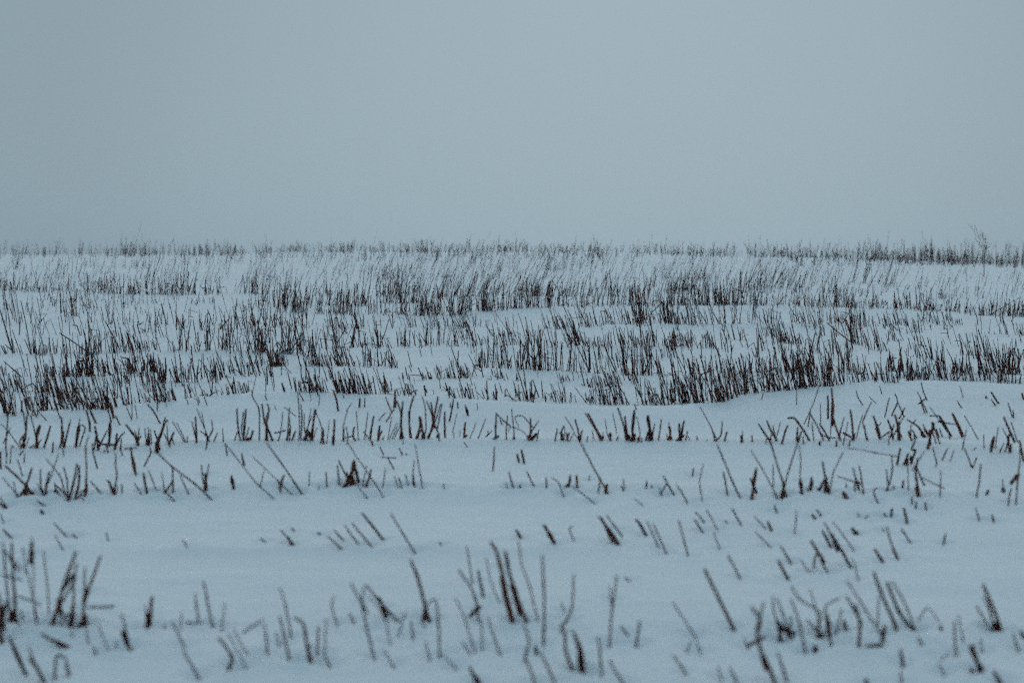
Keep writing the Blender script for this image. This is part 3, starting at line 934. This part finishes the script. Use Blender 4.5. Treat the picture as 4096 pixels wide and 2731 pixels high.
# ------------------------------------------------------------------ the plants near enough to tell apart
k = 0
ORD = ["first", "second", "third", "fourth", "fifth", "sixth", "seventh", "eighth", "ninth", "tenth", "eleventh", "twelfth", "thirteenth", "fourteenth"]
NUM = ["", "one", "two", "three", "four", "five", "six", "seven", "eight", "nine", "ten"]
PART = {"t": "straw", "m": "stalk", "k": "stalk", "K": "stub"}
BANDS = [(0, 1705), (1705, 1845), (1845, 2030), (2030, 2330), (2330, 2545), (2545, 9999)]
info = []
for stems, mark in plants:
    rnd = random.Random(k * 7 + 3)
    main_p, main_t = P[k].copy(), T_[k]
    base = stems[0][0][0]
    meshes = []
    fat = 1.1 if base[1] > 2280 else (1.3 if base[0] < 900 else 1.15)      # the sturdier clumps
    for j, (a, cls) in enumerate(stems):
        pt, t = (P[k].copy(), T_[k])
        low = base[1] - a[0][1]                       # a stem that springs from higher up the plant stays at the plant's distance
        if j and low > 14:
            t = main_t + rnd.gauss(0, .01)
            pt = ray(a[0][0], a[0][1]) * t + (0, 0, CAM_Z)
        elif j:
            t = main_t + np.clip(t - main_t, -.12, .12)
            pt = ray(a[0][0], a[0][1]) * t + (0, 0, CAM_Z)
        k += 1
        L = np.linalg.norm(a[-1] - a[0]) / FPX * t
        dl = float(np.clip(rnd.gauss(0, .18), -.3, .3)) * L
        w = [pt]
        for q_ in range(1, len(a)):
            f = q_ / (len(a) - 1)
            w.append(ray(a[q_][0], a[q_][1]) * (t + dl * f) + (0, 0, CAM_Z))
        meshes.append((np.array(w), cls))
    a0, c0 = stems[0]
    v = a0[-1] - a0[0]
    size = max(np.linalg.norm(s[-1] - s[0]) for s, _ in stems) / FPX * main_t
    if len(stems) == 1:
        ob = bpy.data.objects.new("stubble_stalk", stalk_mesh("stubble_stalk", meshes[0][0], c0, main_p, rnd, fat))
        ob["category"], kind_ = "stalk", "stalk"
    else:
        ob = bpy.data.objects.new("stubble_tuft", None)
        ob.empty_display_size = .05
        ob["category"], kind_ = "tuft", "tuft of %s stems" % NUM[len(stems)]
    ob.location = main_p
    COL.objects.link(ob)
    if len(stems) > 1:
        for w, cls in meshes:
            ch = bpy.data.objects.new(PART[cls], stalk_mesh(PART[cls], w, cls, main_p, rnd, fat))
            COL.objects.link(ch)
            ch.parent = ob
    ob["group"] = "cut stubble standing in the snow"
    lean = math.degrees(math.atan2(v[0], -v[1]))
    how = "upright" if abs(lean) < 9 else ("leaning left" if lean < 0 else "leaning right")
    bulk = {'t': 'thin', 'm': 'slim', 'k': 'stout', 'K': 'thick'}[c0]
    tall = "tiny" if size < .03 else "short" if size < .075 else "long" if size > .16 else ""
    if len(stems) == 1:
        desc = " ".join(x for x in (tall, bulk, kind_, how) if x)
    else:
        desc = " ".join(x for x in (tall, kind_) if x)
    band = next(i for i, (lo, hi) in enumerate(BANDS) if lo <= base[1] < hi)
    info.append(dict(ob=ob, mark=mark, desc=desc, band=band, x=base[0]))

WHERE = ["on the slope under the drift", "in the row below the drift", "in the second row below the drift", "among the scattered stubs",
         "on the open near snow", "near the lower edge"]


def say(i, text):
    w_ = text.split()
    if len(w_) > 16 and "one" in w_:
        w_.remove("one")
    i["ob"]["label"] = " ".join(w_)


for band in range(len(BANDS)):
    row = sorted((i for i in info if i["band"] == band), key=lambda i: i["x"])
    marks = [i for i in row if i["mark"]]
    for i in row:
        if i["mark"]:
            m = i["mark"]
            i["ob"]["label"] = m if "edge" in m or "slope" in m or "corner" in m else m + " " + WHERE[band]
            continue
        lm = min(marks, key=lambda m: abs(m["x"] - i["x"]))
        right = i["x"] >= lm["x"]
        lo, hi = min(lm["x"], i["x"]), max(lm["x"], i["x"])
        n = sum(1 for o in row if o is not i and not o["mark"] and o["desc"] == i["desc"] and lo <= o["x"] <= hi)
        alone = n == 0 and sum(1 for o in row if o["desc"] == i["desc"] and abs(o["x"] - lm["x"]) < 500) == 1
        side = "right" if right else "left"
        if alone:
            say(i, f"{i['desc']}, just {side} of the {lm['mark']}")
        else:
            say(i, f"{i['desc']}, {ORD[min(n, 13)]} one {side} of the {lm['mark']}")

# ------------------------------------------------------------------ the crowded rows beyond, thousands of stalks as one mass
spec = []
STRAYS = [(0, 4096, 1004, 1034, 520, 38, .03, ''), (3200, 4096, 1030, 1066, 160, 40, .03, ''), (0, 4096, 1030, 1180, 330, 62, .28, 't'), (1000, 3400, 1040, 1200, 260, 75, .36, 't'),
          (0, 1200, 1090, 1260, 90, 70, .1, 't'), (2600, 4096, 1120, 1250, 130, 62, .22, 't'), (0, 4096, 1240, 1420, 90, 62, -.2, ''),
          (0, 1300, 1400, 1640, 50, 80, -.2, ''), (2300, 4096, 1330, 1520, 70, 72, -.22, ''), (1300, 2500, 1400, 1600, 50, 60, -.2, ''),
          (0, 700, 1420, 1660, 30, 95, -.22, ''), (900, 1250, 1270, 1420, 70, 110, -.02, ''), (3000, 3400, 1400, 1530, 60, 95, -.1, ''),
          (150, 4096, 1000, 1040, 24, 70, .08, 't'), (0, 700, 1200, 1330, 26, 130, -.12, 't')]
for ox, oy, sc, lean0, block in ROWS:
    for item in block.replace("\n", ";").split(";"):
        if not item.strip():
            continue
        f = item.split(",")
        x0, y0, x1, y1, n, h = (float(v) for v in f[:6])
        lean = float(f[6]) if len(f) > 6 else lean0
        cls = f[7] if len(f) > 7 else ''
        n = int(round(n * DENS))
        while n > 0:                                   # stalks come up in loose bunches, not evenly
            m = min(n, 1 + int(rng.exponential(.7)))
            n -= m
            u0 = rng.uniform(-.06, 1.06)
            l0 = lean + rng.normal(0, .09)
            for _ in range(m):
                u = u0 + rng.normal(0, 20) / max(abs(x1 - x0), 12)
                hh = h * np.clip(rng.normal(.82, .33), .16, 1.4)
                if h < 150 and rng.random() < .06:
                    hh *= 1.6
                ln = l0 + rng.normal(0, .08)
                if rng.random() < .08:
                    ln += rng.normal(0, .5)
                    hh *= rng.uniform(.5, 1.15)
                yb = y0 + (y1 - y0) * u + (abs(rng.normal(0, 3)) if rng.random() < .6 else -abs(rng.normal(0, 9)))
                spec.append(((x0 + (x1 - x0) * u) / sc + ox, yb / sc + oy, hh / sc, ln, cls))
# strays between the rows: x0, x1, y0, y1 in photograph pixels, count, height, lean, class
for x0, x1, y0, y1, n, h, lean, cls in STRAYS:
    for _ in range(n):
        y = rng.uniform(y0, y1)
        spec.append((rng.uniform(x0, x1), y, h * np.clip(rng.normal(.9, .35), .25, 1.7), lean + rng.normal(0, .16), cls))
# the same rows run on to either side of the view
for y, n, h, lean in ((1012, 330, 42, .05), (1060, 90, 60, .3), (1110, 130, 70, .3), (1170, 150, 70, .1), (1225, 130, 75, 0), (1258, 130, 80, 0), (1300, 130, 75, -.1),
                      (1350, 90, 70, -.2), (1390, 120, 80, -.2), (1420, 120, 80, -.2), (1465, 120, 90, -.2), (1505, 120, 90, -.2), (1550, 130, 90, -.2), (1630, 120, 100, -.25),
                      (1765, 110, 110, -.1), (1985, 70, 100, -.1), (2180, 36, 70, -.4), (2500, 60, 170, -.2)):
    for lo, hi in ((-2300, -90), (4186, 6400)):
        for _ in range(n):
            spec.append((rng.uniform(lo, hi), y + rng.normal(0, 9), h * np.clip(rng.normal(.82, .33), .16, 1.3), lean + rng.normal(0, .14), ''))
bx, by = np.array([s[0] for s in spec]), np.array([s[1] for s in spec])
gp, gt = ground_hit(bx, by)
V, F, T = [], [], []
for i, (x, y, h, ln, cls) in enumerate(spec):
    t = gt[i]
    top = ray(x + ln * h, y - h) * (t + rng.normal(0, .12) * h / FPX * t) + (0, 0, CAM_Z)
    bot = gp[i].copy()
    ax = top - bot
    L = np.linalg.norm(ax)
    bot = bot - ax / (L + 1e-9) * .03
    r = (.0017 if cls == 't' else rng.choice([.0018, .0024, .0032, .0042], p=[.38, .38, .19, .05])) * (1 + .12 * max(0, (t - 16) / 12))
    nseg = 4
    pts = bot + (top - bot) * np.linspace(0, 1, nseg)[:, None]
    side = np.array([rng.normal(0, .012), rng.normal(0, .012), 0]) * L * (2.2 if cls == 't' else 1)
    pts[1] += side * .7
    pts[2] += side
    if rng.random() < .07 and L > .06:                 # snapped straw: the top half hangs over
        pts[3] = pts[2] + np.array([rng.choice([-1, 1]) * L * rng.uniform(.15, .4), rng.normal(0, .02), -L * rng.uniform(-.1, .2)])
    tone = rng.beta(1.1, 2.0)
    tube(V, F, T, pts, r * np.array([1.1, 1.0, .95, .8 if cls != 't' else .45]), 5, tone, cap=False)
    F.append((len(V) - 5, len(V) - 4, len(V) - 3, len(V) - 2))
    if rng.random() < .10:                             # a shred of leaf at the side
        s0 = pts[1] + (pts[2] - pts[1]) * rng.random()
        e0 = s0 + np.array([rng.normal(0, .03), rng.normal(0, .01), rng.uniform(-.01, .035)])
        tube(V, F, T, np.array([s0, (s0 + e0) / 2 + (0, 0, .004), e0]), np.array([1, .9, .3]) * r * .8, 4, tone, cap=False)
me = quick_mesh("stubble", V, F, straw)
me.attributes.new("tone", 'FLOAT', 'POINT').data.foreach_set("value", np.array(T, np.float32))
st = bpy.data.objects.new("stubble", me)
COL.objects.link(st)
st["kind"], st["category"] = "stuff", "stubble"
st["label"] = "dense rows of dark cut stubble across the snow beyond the drift edge"

# ------------------------------------------------------------------ the branching dead weed on the brow
def weed(stems, label):
    root = stems[0][1][0]
    p0, t = ground_hit(np.array([root[0]]), np.array([root[1]]))
    p0, t = p0[0], t[0]
    rnd = random.Random(9)
    ob = bpy.data.objects.new("dead_weed", None)
    ob.location = p0
    ob.empty_display_size = .1
    COL.objects.link(ob)
    ob["label"], ob["category"] = label, "weed"
    for part, a, rad in stems:
        a = np.array(a, float)
        w = np.array([ray(q_[0], q_[1]) * (t + .02 * i * rnd.uniform(-1, 1)) + (0, 0, CAM_Z) for i, q_ in enumerate(a)])
        pts = stem_points(w, 10) - p0
        V, F, T = [], [], []
        tube(V, F, T, pts, rad * np.linspace(1.1, .5, len(pts)), 6, rnd.uniform(.2, .7))
        if part == "branch":                            # dry twiglets along the branch
            for _ in range(7):
                i = rnd.randrange(1, len(pts) - 1)
                e = pts[i] + np.array([rnd.gauss(-.012, .02), rnd.gauss(0, .02), rnd.uniform(.01, .05)])
                tube(V, F, T, np.array([pts[i], (pts[i] + e) / 2, e]), np.array([.7, .6, .4]) * rad, 5, .5)
        me = quick_mesh(part, V, F, straw)
        me.attributes.new("tone", 'FLOAT', 'POINT').data.foreach_set("value", np.array(T, np.float32))
        ch = bpy.data.objects.new(part, me)
        COL.objects.link(ch)
        ch.parent = ob


def w5(*v):
    return [(3600 + v[i] / 4.742, 850 + v[i + 1] / 4.742) for i in range(0, len(v), 2)]


weed([("stem", w5(1590, 1230, 1600, 900, 1605, 700, 1620, 440), .0042),
      ("branch", w5(1590, 660, 1540, 540, 1500, 480, 1460, 340, 1410, 225), .0022),
      ("branch", w5(1580, 690, 1470, 550, 1420, 390, 1370, 300, 1250, 180), .002),
      ("branch", w5(1620, 720, 1680, 660, 1750, 590), .002),
      ("branch", w5(1610, 520, 1570, 470, 1570, 370), .003),
      ("branch", w5(1600, 780, 1640, 720, 1650, 560), .0017)],
     "tall branching dead weed standing above the stubble on the brow")

# ------------------------------------------------------------------ winter haze over the field
hv = np.array([(x, y, z) for x in (-72, 72) for y in (-42, 92) for z in (-16, 6)], float)
hf = [(0, 1, 3, 2), (4, 6, 7, 5), (0, 4, 5, 1), (2, 3, 7, 6), (0, 2, 6, 4), (1, 5, 7, 3)]
hm = bpy.data.materials.new("haze")
hm.use_nodes = True
hn = hm.node_tree
hn.nodes.clear()
pv = hn.nodes.new("ShaderNodeVolumePrincipled")
pv.inputs["Color"].default_value = (.93, .965, .98, 1)
pv.inputs["Density"].default_value = HAZE
pv.inputs["Density Attribute"].default_value = ""
ho = hn.nodes.new("ShaderNodeOutputMaterial")
hn.links.new(pv.outputs["Volume"], ho.inputs["Volume"])
hz = bpy.data.objects.new("haze", quick_mesh("haze", hv, hf, hm, smooth=False))
COL.objects.link(hz)
hz["kind"] = "stuff"
